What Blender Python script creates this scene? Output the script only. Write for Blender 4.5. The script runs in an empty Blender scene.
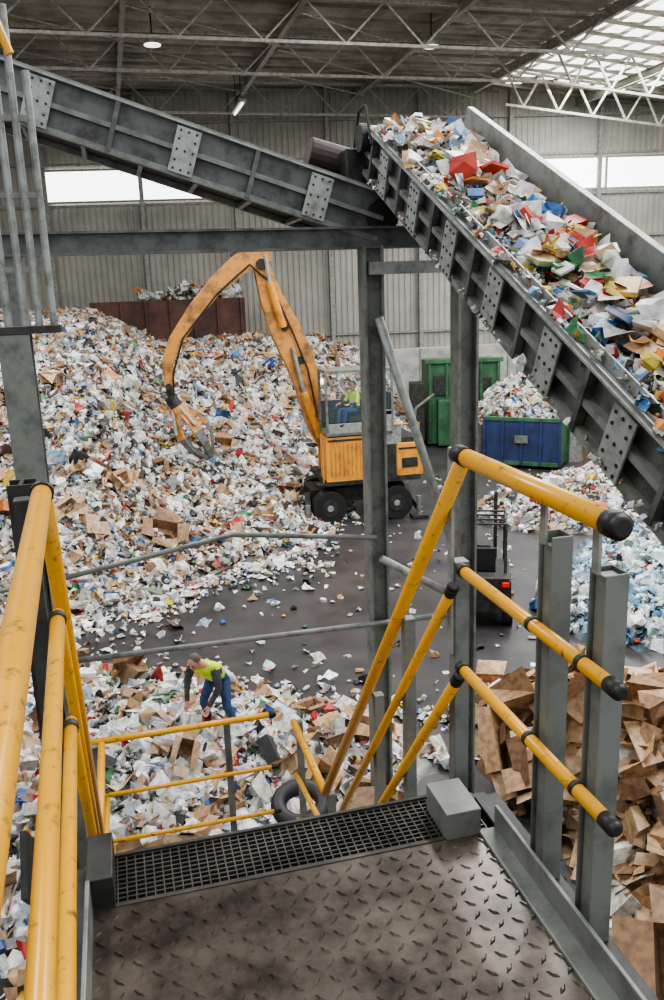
import bpy, math, random
import numpy as np
from mathutils import Vector, Matrix
random.seed(5); rng=np.random.default_rng(11)
SC=bpy.context.scene; COL=SC.collection
try: SC.view_settings.look='AgX - Medium High Contrast'
except Exception: pass

# ------------------------------------------------------------ materials
def lin(c):
    return tuple(((x/255)/12.92 if x/255<=.04045 else ((x/255+.055)/1.055)**2.4) for x in c)
def mat(name,rgb,rough=.6,metal=0.,var=.18,scale=6.,rgb2=None,dirt=.5,bump=0.,emit=0.,spec=.5,soft=.12,stretch=None):
    m=bpy.data.materials.new(name); m.use_nodes=True; nt=m.node_tree; b=nt.nodes['Principled BSDF']
    c=lin(rgb); c2=lin(rgb2) if rgb2 else tuple(x*(1-var) for x in c)
    tc=nt.nodes.new('ShaderNodeTexCoord'); n=nt.nodes.new('ShaderNodeTexNoise')
    n.inputs['Scale'].default_value=scale; n.inputs['Detail'].default_value=7; n.inputs['Roughness'].default_value=.68
    if stretch:
        mp=nt.nodes.new('ShaderNodeMapping'); mp.inputs['Scale'].default_value=stretch
        nt.links.new(tc.outputs['Object'],mp.inputs['Vector']); nt.links.new(mp.outputs['Vector'],n.inputs['Vector'])
    else: nt.links.new(tc.outputs['Object'],n.inputs['Vector'])
    r=nt.nodes.new('ShaderNodeValToRGB'); r.color_ramp.elements[0].position=dirt-soft; r.color_ramp.elements[1].position=dirt+soft
    r.color_ramp.elements[0].color=(*c2,1); r.color_ramp.elements[1].color=(*c,1)
    nt.links.new(n.outputs['Fac'],r.inputs['Fac']); nt.links.new(r.outputs['Color'],b.inputs['Base Color'])
    b.inputs['Roughness'].default_value=rough; b.inputs['Metallic'].default_value=metal
    b.inputs['Specular IOR Level'].default_value=spec
    if bump:
        bp=nt.nodes.new('ShaderNodeBump'); bp.inputs['Strength'].default_value=bump; bp.inputs['Distance'].default_value=.02
        nt.links.new(n.outputs['Fac'],bp.inputs['Height']); nt.links.new(bp.outputs['Normal'],b.inputs['Normal'])
    if emit:
        b.inputs['Emission Color'].default_value=(*c,1); b.inputs['Emission Strength'].default_value=emit
    return m
M=dict(
 yellow=mat('yellow_paint',(224,162,38),.30,0,rgb2=(112,80,34),scale=26,dirt=.37,soft=.06),
 yellow2=mat('machine_yellow',(220,150,56),.45,0,rgb2=(150,100,48),scale=2.5,dirt=.42),
 orange=mat('boom_orange',(204,140,66),.5,0,rgb2=(112,82,52),scale=2.4,dirt=.45,soft=.10),
 steel=mat('painted_grey_steel',(120,123,118),.5,.2,rgb2=(80,80,75),scale=5,dirt=.42),
 steel_c=mat('conveyor_frame_steel',(98,101,99),.5,.25,rgb2=(62,61,59),scale=4,dirt=.45),
 steel_l=mat('galvanised_steel',(152,155,151),.5,.3,rgb2=(104,105,98),scale=7,dirt=.42),
 steel_d=mat('dark_steel',(64,64,62),.55,.3,rgb2=(38,36,34),scale=6),
 black=mat('black_rubber',(20,20,21),.55,0,rgb2=(34,32,30)),
 deck=mat('worn_deck_steel',(108,99,90),.30,.45,rgb2=(60,54,48),scale=5,dirt=.5),
 grate=mat('grating_steel',(82,78,72),.5,.4,rgb2=(48,44,40)),
 rust=mat('rusty_push_wall',(104,72,62),.85,0,rgb2=(72,52,46),scale=.8),
 drum=mat('brown_motor_housing',(66,50,44),.7,.1,rgb2=(44,36,33),scale=4),
 conc=mat('concrete',(182,180,174),.9,0,rgb2=(146,144,136),scale=1.2),
 wall=mat('wall_cladding',(174,171,161),.6,.0,rgb2=(152,149,140),scale=.35),
 wframe=mat('wall_steel',(160,158,150),.6,0,rgb2=(126,124,118)),
 roof=mat('roof_sheet',(160,155,143),.7,0,rgb2=(122,116,104),scale=.5),
 truss=mat('truss_steel',(178,175,165),.6,0,rgb2=(134,131,122)),
 glass_w=mat('window_daylight',(250,252,255),.4,emit=3.6,var=.02),
 sky=mat('translucent_roof_panel',(250,252,250),.5,emit=3.0,var=.03),
 green=mat('green_container',(60,108,72),.55,0,rgb2=(44,70,50),scale=1.5),
 blue=mat('blue_container',(46,62,104),.5,0,rgb2=(38,46,70),scale=1.5),
 hivis=mat('hi_vis_fabric',(214,240,56),.8,rgb2=(180,214,40),scale=12),
 reflect=mat('reflective_tape',(206,210,210),.35),
 jeans=mat('denim',(62,84,122),.9,rgb2=(38,56,90),scale=18),
 shirt=mat('grey_shirt',(78,80,84),.9,rgb2=(52,54,58),scale=15),
 skin=mat('skin',(196,144,118),.55,var=.1),
 hair=mat('grey_hair',(92,84,76),.8),
 boot=mat('work_boot',(50,40,34),.7),
 belt=mat('conveyor_belt',(46,45,44),.7,var=.3),
 red=mat('tail_lamp_red',(190,30,24),.4,emit=.6),
 lamp=mat('lamp_lens',(250,250,235),.4,emit=2.),
 floor=mat('asphalt_floor',(68,65,64),.42,0,rgb2=(42,40,40),scale=.7,dirt=.5,bump=.15,soft=.14),
)
gm=bpy.data.materials.new('cab_glass'); gm.use_nodes=True; g=gm.node_tree.nodes['Principled BSDF']
g.inputs['Base Color'].default_value=(.2,.3,.33,1); g.inputs['Roughness'].default_value=.04; g.inputs['Alpha'].default_value=.10; g.inputs['Specular IOR Level'].default_value=.3
M['glass']=gm
rm=bpy.data.materials.new('mixed_rubbish'); rm.use_nodes=True; nt=rm.node_tree; g=nt.nodes['Principled BSDF']
a=nt.nodes.new('ShaderNodeAttribute'); a.attribute_name='Col'
tc=nt.nodes.new('ShaderNodeTexCoord'); nz=nt.nodes.new('ShaderNodeTexNoise'); nz.inputs['Scale'].default_value=11; nz.inputs['Detail'].default_value=4
nt.links.new(tc.outputs['Object'],nz.inputs['Vector']); mr=nt.nodes.new('ShaderNodeMapRange'); mr.inputs[1].default_value=.3; mr.inputs[2].default_value=.6; mr.inputs[3].default_value=.5; mr.inputs[4].default_value=1.08
nt.links.new(nz.outputs['Fac'],mr.inputs[0]); mx=nt.nodes.new('ShaderNodeVectorMath'); mx.operation='SCALE'
nt.links.new(a.outputs['Color'],mx.inputs[0]); nt.links.new(mr.outputs[0],mx.inputs['Scale']); nt.links.new(mx.outputs[0],g.inputs['Base Color'])
g.inputs['Roughness'].default_value=.45; M['rub']=rm

# ------------------------------------------------------------ mesh builder
class MB:
    def __init__(s): s.v=[];s.f=[];s.m=[];s.mats=[]
    def mi(s,k):
        if k not in s.mats: s.mats.append(k)
        return s.mats.index(k)
    def add(s,vs,fs,k):
        o=len(s.v); s.v+= [tuple(v) for v in vs]; i=s.mi(k)
        for f in fs: s.f.append(tuple(a+o for a in f)); s.m.append(i)
    def box(s,c,d,k,rot=None):
        x,y,z=[q/2 for q in d]; vs=[Vector((a,b,e)) for a in(-x,x) for b in(-y,y) for e in(-z,z)]
        if rot is not None: vs=[rot@v for v in vs]
        vs=[v+Vector(c) for v in vs]
        s.add(vs,[(0,1,3,2),(4,6,7,5),(0,4,5,1),(2,3,7,6),(0,2,6,4),(1,5,7,3)],k)
    def frame(s,p1,p2,up=(0,0,1)):
        p1=Vector(p1);p2=Vector(p2);x=(p2-p1).normalized();u=Vector(up)
        if abs(x.dot(u))>.98:u=Vector((0,1,0))
        y=u.cross(x).normalized();z=x.cross(y)
        return p1,p2,x,y,z
    def bar(s,p1,p2,w,h,k,oy=0,oz=0,up=(0,0,1)):
        p1,p2,x,y,z=s.frame(p1,p2,up); vs=[]
        for p in(p1,p2):
            for a in(-w/2,w/2):
                for b in(-h/2,h/2): vs.append(p+y*(a+oy)+z*(b+oz))
        s.add(vs,[(0,1,3,2),(4,6,7,5),(0,4,5,1),(2,3,7,6),(0,2,6,4),(1,5,7,3)],k)
    def ibeam(s,p1,p2,w,h,k,t=.015,up=(0,0,1)):
        s.bar(p1,p2,w,t,k,0,h/2-t/2,up); s.bar(p1,p2,w,t,k,0,-h/2+t/2,up); s.bar(p1,p2,t,h-2*t,k,0,0,up)
    def channel(s,p1,p2,w,h,k,t=.012,up=(0,0,1),side=1):
        s.bar(p1,p2,w,t,k,0,h/2-t/2,up); s.bar(p1,p2,w,t,k,0,-h/2+t/2,up); s.bar(p1,p2,t,h-2*t,k,side*(w/2-t/2),0,up)
    def cyl(s,p1,p2,r,k,n=14,r2=None,cap=True):
        r2=r if r2 is None else r2
        p1,p2,x,y,z=s.frame(p1,p2); vs=[]
        for p,q in((p1,r),(p2,r2)):
            for i in range(n):
                t=2*math.pi*i/n; vs.append(p+y*math.cos(t)*q+z*math.sin(t)*q)
        fs=[(i,(i+1)%n,n+(i+1)%n,n+i) for i in range(n)]
        if cap: fs+=[tuple(range(n-1,-1,-1)),tuple(range(n,2*n))]
        s.add(vs,fs,k)
    def tube(s,pts,r,k,n=10):
        for a,b in zip(pts[:-1],pts[1:]): s.cyl(a,b,r,k,n)
        for p in pts[1:-1]: s.ball(p,r,k,n)
    def ball(s,c,r,k,n=10,sc=(1,1,1)):
        vs=[];fs=[];m=n//2+1;c=Vector(c)
        for i in range(1,m):
            ph=math.pi*i/m
            for j in range(n):
                t=2*math.pi*j/n; vs.append(c+Vector((r*sc[0]*math.sin(ph)*math.cos(t),r*sc[1]*math.sin(ph)*math.sin(t),r*sc[2]*math.cos(ph))))
        for i in range(m-2):
            for j in range(n): fs.append((i*n+j,(i+1)*n+j,(i+1)*n+(j+1)%n,i*n+(j+1)%n))
        vs+=[c+Vector((0,0,r*sc[2])),c-Vector((0,0,r*sc[2]))];T=len(vs)-2
        for j in range(n):
            fs.append((T,j,(j+1)%n)); b=(m-2)*n; fs.append((T+1,b+(j+1)%n,b+j))
        s.add(vs,fs,k)
    def loft(s,pts,k,y0=0):
        n=len(pts);vs=[]
        for i,(x,z,t,w) in enumerate(pts):
            a=pts[max(i-1,0)];b=pts[min(i+1,n-1)]
            d=Vector((b[0]-a[0],b[1]-a[1])).normalized();nx,nz=-d.y,d.x
            for sg,ww in((1,w),(1,-w),(-1,-w),(-1,w)): vs.append((x+nx*t*sg,y0+ww,z+nz*t*sg))
        fs=[(3,2,1,0),tuple(4*(n-1)+q for q in range(4))]
        for i in range(n-1):
            for q in range(4): fs.append((4*i+q,4*i+(q+1)%4,4*i+4+(q+1)%4,4*i+4+q))
        s.add(vs,fs,k)
    def obj(s,name,parent=None,smooth=False,bevel=0,loc=None,matrix=None):
        me=bpy.data.meshes.new(name); me.from_pydata(s.v,[],s.f)
        for k in s.mats: me.materials.append(M[k])
        me.polygons.foreach_set('material_index',s.m); me.update()
        o=bpy.data.objects.new(name,me); COL.objects.link(o)
        if smooth:
            me.polygons.foreach_set('use_smooth',[len(p.vertices)==4 for p in me.polygons])
        if bevel:
            b=o.modifiers.new('bevel','BEVEL'); b.width=bevel; b.segments=2; b.limit_method='ANGLE'
        if matrix is not None: o.matrix_world=matrix
        if loc: o.location=loc
        if parent: o.parent=parent
        return o
def empty(name,loc=(0,0,0),rz=0,matrix=None):
    e=bpy.data.objects.new(name,None); COL.objects.link(e); e.empty_display_size=.2
    if matrix is not None: e.matrix_world=matrix
    else: e.location=loc; e.rotation_euler=(0,0,rz)
    return e

# ------------------------------------------------------------ rubbish generator
PAL_MIX=[((226,226,222),21),((206,202,194),16),((184,178,168),10),((176,142,108),10),((198,172,140),8),((146,118,96),7),((122,118,112),9),((58,56,56),9),
 ((60,92,144),3.2),((126,160,190),4.5),((180,58,50),3.2),((212,182,80),2.4),((76,128,88),2.8),((204,130,144),1.1),((210,132,66),1.4),((240,240,244),11),((84,68,58),6)]
PAL_BLUE=[((176,202,214),22),((136,178,200),17),((225,230,232),20),((90,140,172),10),((56,104,150),6),((140,180,170),7),((100,114,106),12),((184,56,48),2),((56,56,60),9),((206,190,90),2)]
PAL_CARD=[((184,146,108),26),((200,166,126),18),((160,124,90),18),((130,100,74),10),((226,220,210),12),((206,200,188),6),((84,68,56),8),((60,88,130),1.5),((170,60,50),1)]
PAL_BOX=[((188,150,112),26),((202,168,130),20),((164,128,94),18),((140,108,80),8)]
PAL_PACK=[((236,232,224),20),((200,162,120),16),((58,110,166),8),((202,62,50),8),((228,200,86),6),((222,144,64),7),((210,206,196),12),((76,144,96),5)]
PAL_LIGHT=[((236,234,230),28),((216,212,202),17),((188,154,118),12),((164,178,190),7),((62,98,150),4),((188,62,52),3.8),((214,174,76),2.8),((84,136,92),3),((58,56,56),10),((238,240,244),13),((112,100,90),6)]
PAL_CONV=[((234,232,228),27),((212,208,200),13),((196,156,112),9),((60,112,168),6),((134,176,206),8),((200,62,50),5.5),((222,144,64),4.4),((76,144,96),4.4),((226,200,86),4),((56,53,51),9),((120,150,134),6),((230,184,184),2)]
def pal(P,n):
    c=np.array([lin(p[0]) for p in P]); w=np.array([p[1] for p in P],float); w/=w.sum()
    return c[rng.choice(len(P),n,p=w)]*rng.uniform(.6,1.06,(n,1))
gx,gy=np.meshgrid(np.linspace(-.5,.5,4),np.linspace(-.5,.5,4)); T_SHEET=np.stack([gx.ravel(),gy.ravel(),np.zeros(16)],1)
F_SHEET=[]
for i in range(3):
    for j in range(3):
        a0=i*4+j; F_SHEET+= [(a0,a0+1,a0+5),(a0,a0+5,a0+4)] if (i+j)%2 else [(a0,a0+1,a0+4),(a0+1,a0+5,a0+4)]
T_BOX=np.array([(a,b,c) for a in(-.5,.5) for b in(-.5,.5) for c in(-.5,.5)]); F_BOX=[(0,1,3,2),(4,6,7,5),(0,4,5,1),(2,3,7,6),(0,2,6,4),(1,5,7,3)]
bt=[(-.5,.16),(-.3,.2),(.2,.2),(.38,.07),(.5,.07)]; T_BOT=np.array([(x,r*math.cos(t),r*math.sin(t)) for x,r in bt for t in [2*math.pi*i/6 for i in range(6)]])
F_BOT=[(i*6+j,i*6+(j+1)%6,i*6+6+(j+1)%6,i*6+6+j) for i in range(4) for j in range(6)]+[(0,5,4,3),(0,3,2,1),(24,25,26,27),(24,27,28,29)]
ico=[];g_=(1+5**.5)/2
for s1 in(-1,1):
    for s2 in(-1,1): ico+=[(0,s1,s2*g_),(s1,s2*g_,0),(s2*g_,0,s1)]
T_BAL=np.array(ico)/(2*1.9); F_BAL=[]
for i in range(12):
    for j in range(i+1,12):
        for k in range(j+1,12):
            a_,b_,c_=T_BAL[i],T_BAL[j],T_BAL[k]; e=2/(3.8)+.01
            if np.linalg.norm(a_-b_)<e and np.linalg.norm(b_-c_)<e and np.linalg.norm(a_-c_)<e: F_BAL.append((i,j,k))
# opened carton: base + 4 walls + 4 flaps
T_CAR=np.array([(-.5,-.5,0),(.5,-.5,0),(.5,.5,0),(-.5,.5,0),(-.5,-.5,1),(.5,-.5,1),(.5,.5,1),(-.5,.5,1),
 (-.48,-.9,1.1),(.48,-.9,1.1),(.9,-.48,1.1),(.9,.48,1.1),(.48,.9,1.1),(-.48,.9,1.1),(-.9,.48,1.1),(-.9,-.48,1.1)])
F_CAR=[(0,3,2,1),(0,1,5,4),(1,2,6,5),(2,3,7,6),(3,0,4,7),(4,5,9,8),(5,6,11,10),(6,7,13,12),(7,4,15,14)]
def wsin(seed):
    r=np.random.default_rng(seed); k=r.normal(0,1,(10,2)); ph=r.uniform(0,6.28,10); am=1/np.linalg.norm(k,axis=1).clip(.5)
    return lambda x,y,s=1.: sum(am[i]*np.sin((k[i,0]*x+k[i,1]*y)*s+ph[i]) for i in range(10))/3.5
class Rub:
    def __init__(s): s.V=[];s.C=[];s.L=[];s.LT=[];s.o=0
    def grid(s,X,Y,Zf,P,keep):
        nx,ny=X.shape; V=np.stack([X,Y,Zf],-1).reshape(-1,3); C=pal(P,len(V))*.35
        i,j=np.meshgrid(np.arange(nx-1),np.arange(ny-1),indexing='ij'); a=(i*ny+j).ravel()
        Q=np.stack([a,a+ny,a+ny+1,a+1],1); kf=keep.ravel(); Q=Q[kf[Q].any(1)]
        used=np.unique(Q); remap=np.full(len(V),-1); remap[used]=np.arange(len(used))
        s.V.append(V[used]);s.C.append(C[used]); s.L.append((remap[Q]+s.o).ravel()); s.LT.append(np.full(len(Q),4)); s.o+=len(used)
    def items(s,Pos,size,P,mix=(.45,.25,.12,.18,0),tilt=.55,flat=.35,nrm=None,crush=.09,sg=.42):
        mix=tuple(mix)+(0,)*(5-len(mix))
        n=len(Pos); kind=rng.choice(5,n,p=mix); sz=rng.lognormal(math.log(size),sg,n).clip(size*.35,size*2.6)
        for k,(T,F) in enumerate(((T_SHEET,F_SHEET),(T_BOX,F_BOX),(T_BOT,F_BOT),(T_BAL,F_BAL),(T_CAR,F_CAR))):
            I=np.where(kind==k)[0]; m=len(I)
            if m==0: continue
            V=np.repeat(T[None],m,0).copy()
            if k==0:
                sc=np.stack([rng.uniform(.7,1.4,m),rng.uniform(.4,1.,m),np.ones(m)],1); bend=rng.normal(0,.5,(m,1)); V[:,:,2]+=bend*(V[:,:,0]**2)+rng.normal(0,.5,(m,1))*V[:,:,0]*V[:,:,1]
                V=V*sc[:,None,:]; V+=rng.normal(0,1,V.shape)*np.array([.05,.05,.13])*rng.uniform(.3,1.3,(m,1,1))*(crush/.09)
            elif k==1: sc=np.stack([rng.uniform(.7,1.3,m),rng.uniform(.45,1.,m),rng.uniform(.05,flat*2,m)],1); V=V*sc[:,None,:]; V+=rng.normal(0,crush,V.shape)*np.array([1,1,.8])
            elif k==2: V=V*rng.uniform(.8,1.2,(m,1,1))*np.array([1,1,.8]); V+=rng.normal(0,.03,V.shape)
            elif k==3: V=V*rng.uniform(.55,1.3,(m,1,3)); V+=rng.normal(0,.11,V.shape)
            else: sc=np.stack([rng.uniform(.8,1.2,m),rng.uniform(.5,.9,m),rng.uniform(.15,.6,m)],1); V=V*sc[:,None,:]; V+=rng.normal(0,.03,V.shape); V[:,8:,2]+=rng.normal(0,.12,(m,8))
            V*=sz[I][:,None,None]*(.85 if k==2 else 1)
            tl=tilt*(1.4 if k==4 else 1)
            a=rng.uniform(0,6.283,m);b=rng.normal(0,tl,m);c=rng.normal(0,tl,m)
            ca,sa,cb,sb,cc,s_c=np.cos(a),np.sin(a),np.cos(b),np.sin(b),np.cos(c),np.sin(c);o=np.zeros(m);l=np.ones(m)
            Rz=np.stack([ca,-sa,o,sa,ca,o,o,o,l],1).reshape(m,3,3);Rx=np.stack([l,o,o,o,cb,-sb,o,sb,cb],1).reshape(m,3,3);Ry=np.stack([cc,o,s_c,o,l,o,-s_c,o,cc],1).reshape(m,3,3)
            Rm=Rx@Ry@Rz
            if nrm is not None:
                z=nrm[I]; x=np.stack([z[:,2],o,-z[:,0]],1); x/=np.linalg.norm(x,axis=1,keepdims=True); y=np.cross(z,x)
                Rm=np.stack([x,y,z],2)@Rm
            V=np.einsum('mij,mvj->mvi',Rm,V)+Pos[I][:,None,:]
            c1=pal(P,m);c2=pal(P,m); C=np.repeat(c1[:,None,:],V.shape[1],1)
            if k in(0,1):
                q=(rng.random((m,V.shape[1]))<.3)&(rng.random(m)<.35)[:,None]; C=np.where(q[...,None],c2[:,None,:],C)
            if k==3: w=np.where(rng.random(m)<.55,1,0)[:,None]; wc=np.array(lin((228,228,226)))*rng.uniform(.65,1.,(m,1)); C=np.repeat((w*wc+(1-w)*c1)[:,None,:],V.shape[1],1)
            if k==2:
                w=np.where(rng.random(m)<.45,1,0)[:,None]; wc=np.array(lin((196,206,208)))*rng.uniform(.5,1.,(m,1)); C=np.repeat((w*wc+(1-w)*c1)[:,None,:],V.shape[1],1); C[:,24:,:]=c2[:,None,:]
            s.V.append(V.reshape(-1,3));s.C.append(C.reshape(-1,3)); nv=V.shape[1]
            off=(np.arange(m)*nv+s.o)
            for L in sorted(set(len(f) for f in F)):
                Fa=np.array([f for f in F if len(f)==L]); A=(off[:,None,None]+Fa[None]).reshape(-1)
                s.L.append(A); s.LT.append(np.full(m*len(Fa),L))
            s.o+=m*nv
    def obj(s,name,parent=None):
        V=np.concatenate(s.V).astype(np.float32);C=np.concatenate(s.C);L=np.concatenate(s.L).astype(np.int32);LT=np.concatenate(s.LT).astype(np.int32)
        me=bpy.data.meshes.new(name); me.vertices.add(len(V)); me.vertices.foreach_set('co',V.ravel())
        me.loops.add(len(L)); me.loops.foreach_set('vertex_index',L); me.polygons.add(len(LT))
        ls=np.concatenate([[0],np.cumsum(LT)[:-1]]).astype(np.int32); me.polygons.foreach_set('loop_start',ls)
        try: me.polygons.foreach_set('loop_total',LT)
        except Exception: pass
        me.update(calc_edges=True)
        at=me.color_attributes.new('Col','FLOAT_COLOR','POINT'); at.data.foreach_set('color',np.concatenate([C,np.ones((len(C),1))],1).astype(np.float32).ravel())
        me.materials.append(M['rub']); me.polygons.foreach_set('use_smooth',np.zeros(len(LT),bool))
        o=bpy.data.objects.new(name,me); COL.objects.link(o)
        if parent:o.parent=parent
        return o
MIXD=(.52,.15,.15,.18)
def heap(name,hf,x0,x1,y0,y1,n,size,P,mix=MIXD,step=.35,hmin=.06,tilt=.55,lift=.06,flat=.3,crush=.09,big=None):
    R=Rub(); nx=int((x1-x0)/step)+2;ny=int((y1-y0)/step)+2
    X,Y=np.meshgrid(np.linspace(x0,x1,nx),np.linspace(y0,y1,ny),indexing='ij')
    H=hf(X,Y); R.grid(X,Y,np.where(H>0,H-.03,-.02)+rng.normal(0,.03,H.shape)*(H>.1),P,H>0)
    def sc(n,size,P,mix,lift,crush,tilt,sg=.42):
        px=rng.uniform(x0,x1,n*4);py=rng.uniform(y0,y1,n*4);h=hf(px,py);k=h>hmin; px,py,h=px[k][:n],py[k][:n],h[k][:n]
        e=.15; N=np.stack([-(hf(px+e,py)-hf(px-e,py))/(2*e),-(hf(px,py+e)-hf(px,py-e))/(2*e),np.ones(len(px))],1); N/=np.linalg.norm(N,axis=1,keepdims=True)
        R.items(np.stack([px,py,h+rng.uniform(-.02,lift,len(px))],1),size,P,mix,tilt,flat,nrm=N,crush=crush,sg=sg)
    sc(n,size,P,mix,lift,crush,tilt)
    for B in (big or []): sc(B[0],B[1],B[2],B[3],lift+.04,.03,tilt*.7,.3)
    return R.obj(name)

# ------------------------------------------------------------ room shell
b=MB(); b.box((10,22,-.1),(70,80,.2),'floor'); b.obj('floor')
W0=Vector((-2.7,48,0)); Wd=Vector((32.7,-5.8,0)).normalized(); Wn=Vector((Wd.y,-Wd.x,0))
def wp(s,d,z): return W0+Wd*s+Wn*d+Vector((0,0,z))
b=MB(); vs=[];s=-20.;prof=[(0,0),(.12,0),(.16,.05),(.28,.05)]
while s<46:
    for ds,dd in prof: vs+= [wp(s+ds,dd,0),wp(s+ds,dd,18)]
    s+=.32
b.add(vs,[(2*i,2*i+2,2*i+3,2*i+1) for i in range(len(vs)//2-1)],'wall'); b.obj('wall_back')
b=MB()
for i in range(-3,10):
    s_=i*4.9+.1
    b.bar(wp(s_,.25,0),wp(s_,.25,17.4),.22,.22,'wframe')
for z in (4.5,9.3,11.55,13.6,15.5): b.bar(wp(-20,.14,z),wp(45,.14,z),.10,.12,'wframe')
b.obj('trim_wall_frame')
def window(nm,s0,s1,z0,z1):
    b=MB(); nrm=.2
    b.bar(wp(s0,nrm,(z0+z1)/2),wp(s1,nrm,(z0+z1)/2),.04,z1-z0,'glass_w')
    for z in(z0,z1): b.bar(wp(s0-.05,nrm+.03,z),wp(s1+.05,nrm+.03,z),.1,.1,'wframe')
    q=s0
    while q<=s1+.1: b.bar(wp(q,nrm+.04,z0),wp(q,nrm+.04,z1),.12,.1,'wframe'); q+=4.9
    b.obj(nm)
window('window_1',.1,14.8,11.75,13.3)
window('window_2',20.1,44.6,11.75,13.35)
b=MB(); b.box((-20,20,9),(.2,62,18),'wall'); b.obj('wall_left')
b=MB(); b.box((42,20,8),(.2,62,16),'wall'); b.obj('wall_right')
def rz(x): return 17.0 if x<19.2 else 17.0-.1*(x-19.2)
b=MB()
def corr(xa,xb,ya,yb):
    n=int((xb-xa)/.5);vs=[]
    for i in range(n+1):
        x=xa+(xb-xa)*i/n; z=rz(x)+(.07 if i%2 else 0); vs+= [(x,ya,z),(x,yb,z)]
    b.add(vs,[(2*i,2*i+2,2*i+3,2*i+1) for i in range(n)],'roof')
corr(-20,19.2,8,50);corr(19.2,42,8,50)
b.obj('ceiling')
b=MB()
for i in range(27):
    y=9+i*1.45
    b.bar((-20,y,16.85),(19.2,y,16.85),.06,.13,'roof'); b.bar((19.2,y,16.85),(42,y,14.6),.06,.13,'roof')
for x in(-10.4,-4.5,1.4,7.4,13.3,19.2,25,31):
    z=rz(x)-.35; b.ibeam((x,8,z),(x,47-(x>15)*4,z),.2,.4,'roof' if x!=19.2 else 'truss',.04)
b.obj('roof_purlins')
def lattice(nm,p1,p2,depth,n,r=.04,k='truss'):
    b=MB(); p1=Vector(p1);p2=Vector(p2);D=Vector((0,0,depth))
    b.bar(p1,p2,.1,.1,k); b.bar(p1-D,p2-D,.1,.1,k)
    for i in range(n):
        a=p1+(p2-p1)*i/n;c=p1+(p2-p1)*(i+.5)/n;d=p1+(p2-p1)*(i+1)/n
        b.cyl(a,c-D,r,k,6);b.cyl(c-D,d,r,k,6)
    return b.obj(nm)
for i,y in enumerate((31,35.5,43)):
    lattice('roof_truss',(-16,y,16.7),(19.2,y,16.7),1.4,12)
for y in(35,39.5): lattice('roof_truss',(19.2,y,16.7),(38,y,14.9),1.5,10,.055)
b=MB()
for (xa,xb) in((-4.5,1.4),(1.4,7.4),(7.4,13.3),(13.3,19.2)):
    for ya in(31,35.5,39): b.cyl((xa,ya,16.2),(xb,ya+4.,16.2),.03,'truss',6)
b.obj('roof_bracing')
b=MB()
for r_ in range(13):
    y=27.2+r_*1.45
    for c_ in range(9):
        x=19.5+c_*1.0; z=rz(x+.4)-.06
        if x-19>(47-y)*1.0 or y>46.6-.177*(x+3.6)-.5: continue
        b.box((x+.42,y,z-.02),(.8,.95,.03),'sky')
b.obj('skylight')
def lampshape(nm,x,y,z):
    b=MB(); b.cyl((x,y,z),(x,y,z+.9),.03,'steel_d',8); b.cyl((x,y,z-.35),(x,y,z),.32,'steel_l',16,.12); b.cyl((x,y,z-.38),(x,y,z-.34),.3,'lamp',16); b.obj(nm,smooth=True)
lampshape('high_bay_lamp',2.4,33.5,16.05); lampshape('high_bay_lamp',12.9,33.0,16.2)
b=MB(); b.box((6.6,41,15.2),(.3,2.6,.12),'steel_l'); b.cyl((6.6,39.8,15.1),(6.6,42.2,15.1),.06,'lamp',8); b.cyl((6.6,40.2,15.2),(6.6,40.2,16.8),.02,'steel_d',6); b.cyl((6.6,41.8,15.2),(6.6,41.8,16.8),.02,'steel_d',6); b.obj('tube_light')
b=MB(); b.box((2.8,42,3.35),(7.4,.3,6.7),'rust')
for i in range(7): b.box((-.6+i*1.15,41.8,3.35),(.12,.12,6.7),'rust')
b.obj('wall_push_steel',)
b=MB(); b.box((14,41.6,1.9),(14,.5,3.8),'conc'); 
for i in range(6): b.box((8+i*2.5,41.3,1.9),(.08,.06,3.8),'wframe')
b.obj('wall_push_concrete',bevel=.03)

# ------------------------------------------------------------ rubbish piles
w1=wsin(1);w2=wsin(2);w3=wsin(3)
FX=[-12,-6,-3,-1.4,.3,2,4.7,6,8,12.2,14,20];FY=[19.4,19.0,18.9,18.5,18.8,20.2,21.7,24.6,28.3,32.6,36,40]
TX=[-12,-4,-1.2,.6,2,8.7,11.8,13.5];TP=[6.3,6.15,6.1,5.5,4.75,4.95,4.0,0]
def hmain(x,y):
    d=y-np.interp(x,FX,FY)+w1(x,y,.7)*.45
    S=np.interp(x,[-3,-.8,.8,5,6.5,8],[6.5,7.,12,12,8,6]); ex=np.interp(x,[-3,-.8,.8,5,7],[1.35,1.4,2.0,2.1,1.3]); c=np.interp(x,[-3,.8,5,8],[6.6,6.6,6.4,5.4])
    dd=np.clip(d,0,None)
    h=c*(1-np.exp(-(dd/S)**ex))+.3*(1-np.exp(-dd/.6))
    top=np.interp(x,TX,TP)+.12*w3(x,y,1.)
    h=h+np.clip(d,0,1)*(w2(x,y,1.1)*.2+w3(x,y,3)*.07)+.75*np.exp(-((x-2.2)**2+(y-26.0)**2)/1.6)
    h=-np.log(np.exp(-h*3)+np.exp(-top*3))/3
    return np.where((d>0)&(y<41)&(x<13),np.clip(h,0.01,None),0)
heap('rubbish_pile',hmain,-10,13,17,41,60000,.19,PAL_MIX,step=.4,big=[(1500,.29,PAL_BOX,(.4,.3,0,0,.3)),(1500,.30,PAL_LIGHT,(.6,.1,0,.3))])
R=Rub(); n=1500; x=rng.uniform(1.5,6.4,n); y=42+rng.normal(.9,.3,n); z=6.5+rng.uniform(0,.6,n)*(1+.4*np.sin(x*2)); R.items(np.stack([x,y,z],1),.25,PAL_MIX,MIXD); R.obj('overflow_rubbish')
EX_=[-4,-1.1,1.8,4.4,5.5];EY_=[15.3,15.0,13.2,11.4,10.4]
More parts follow.
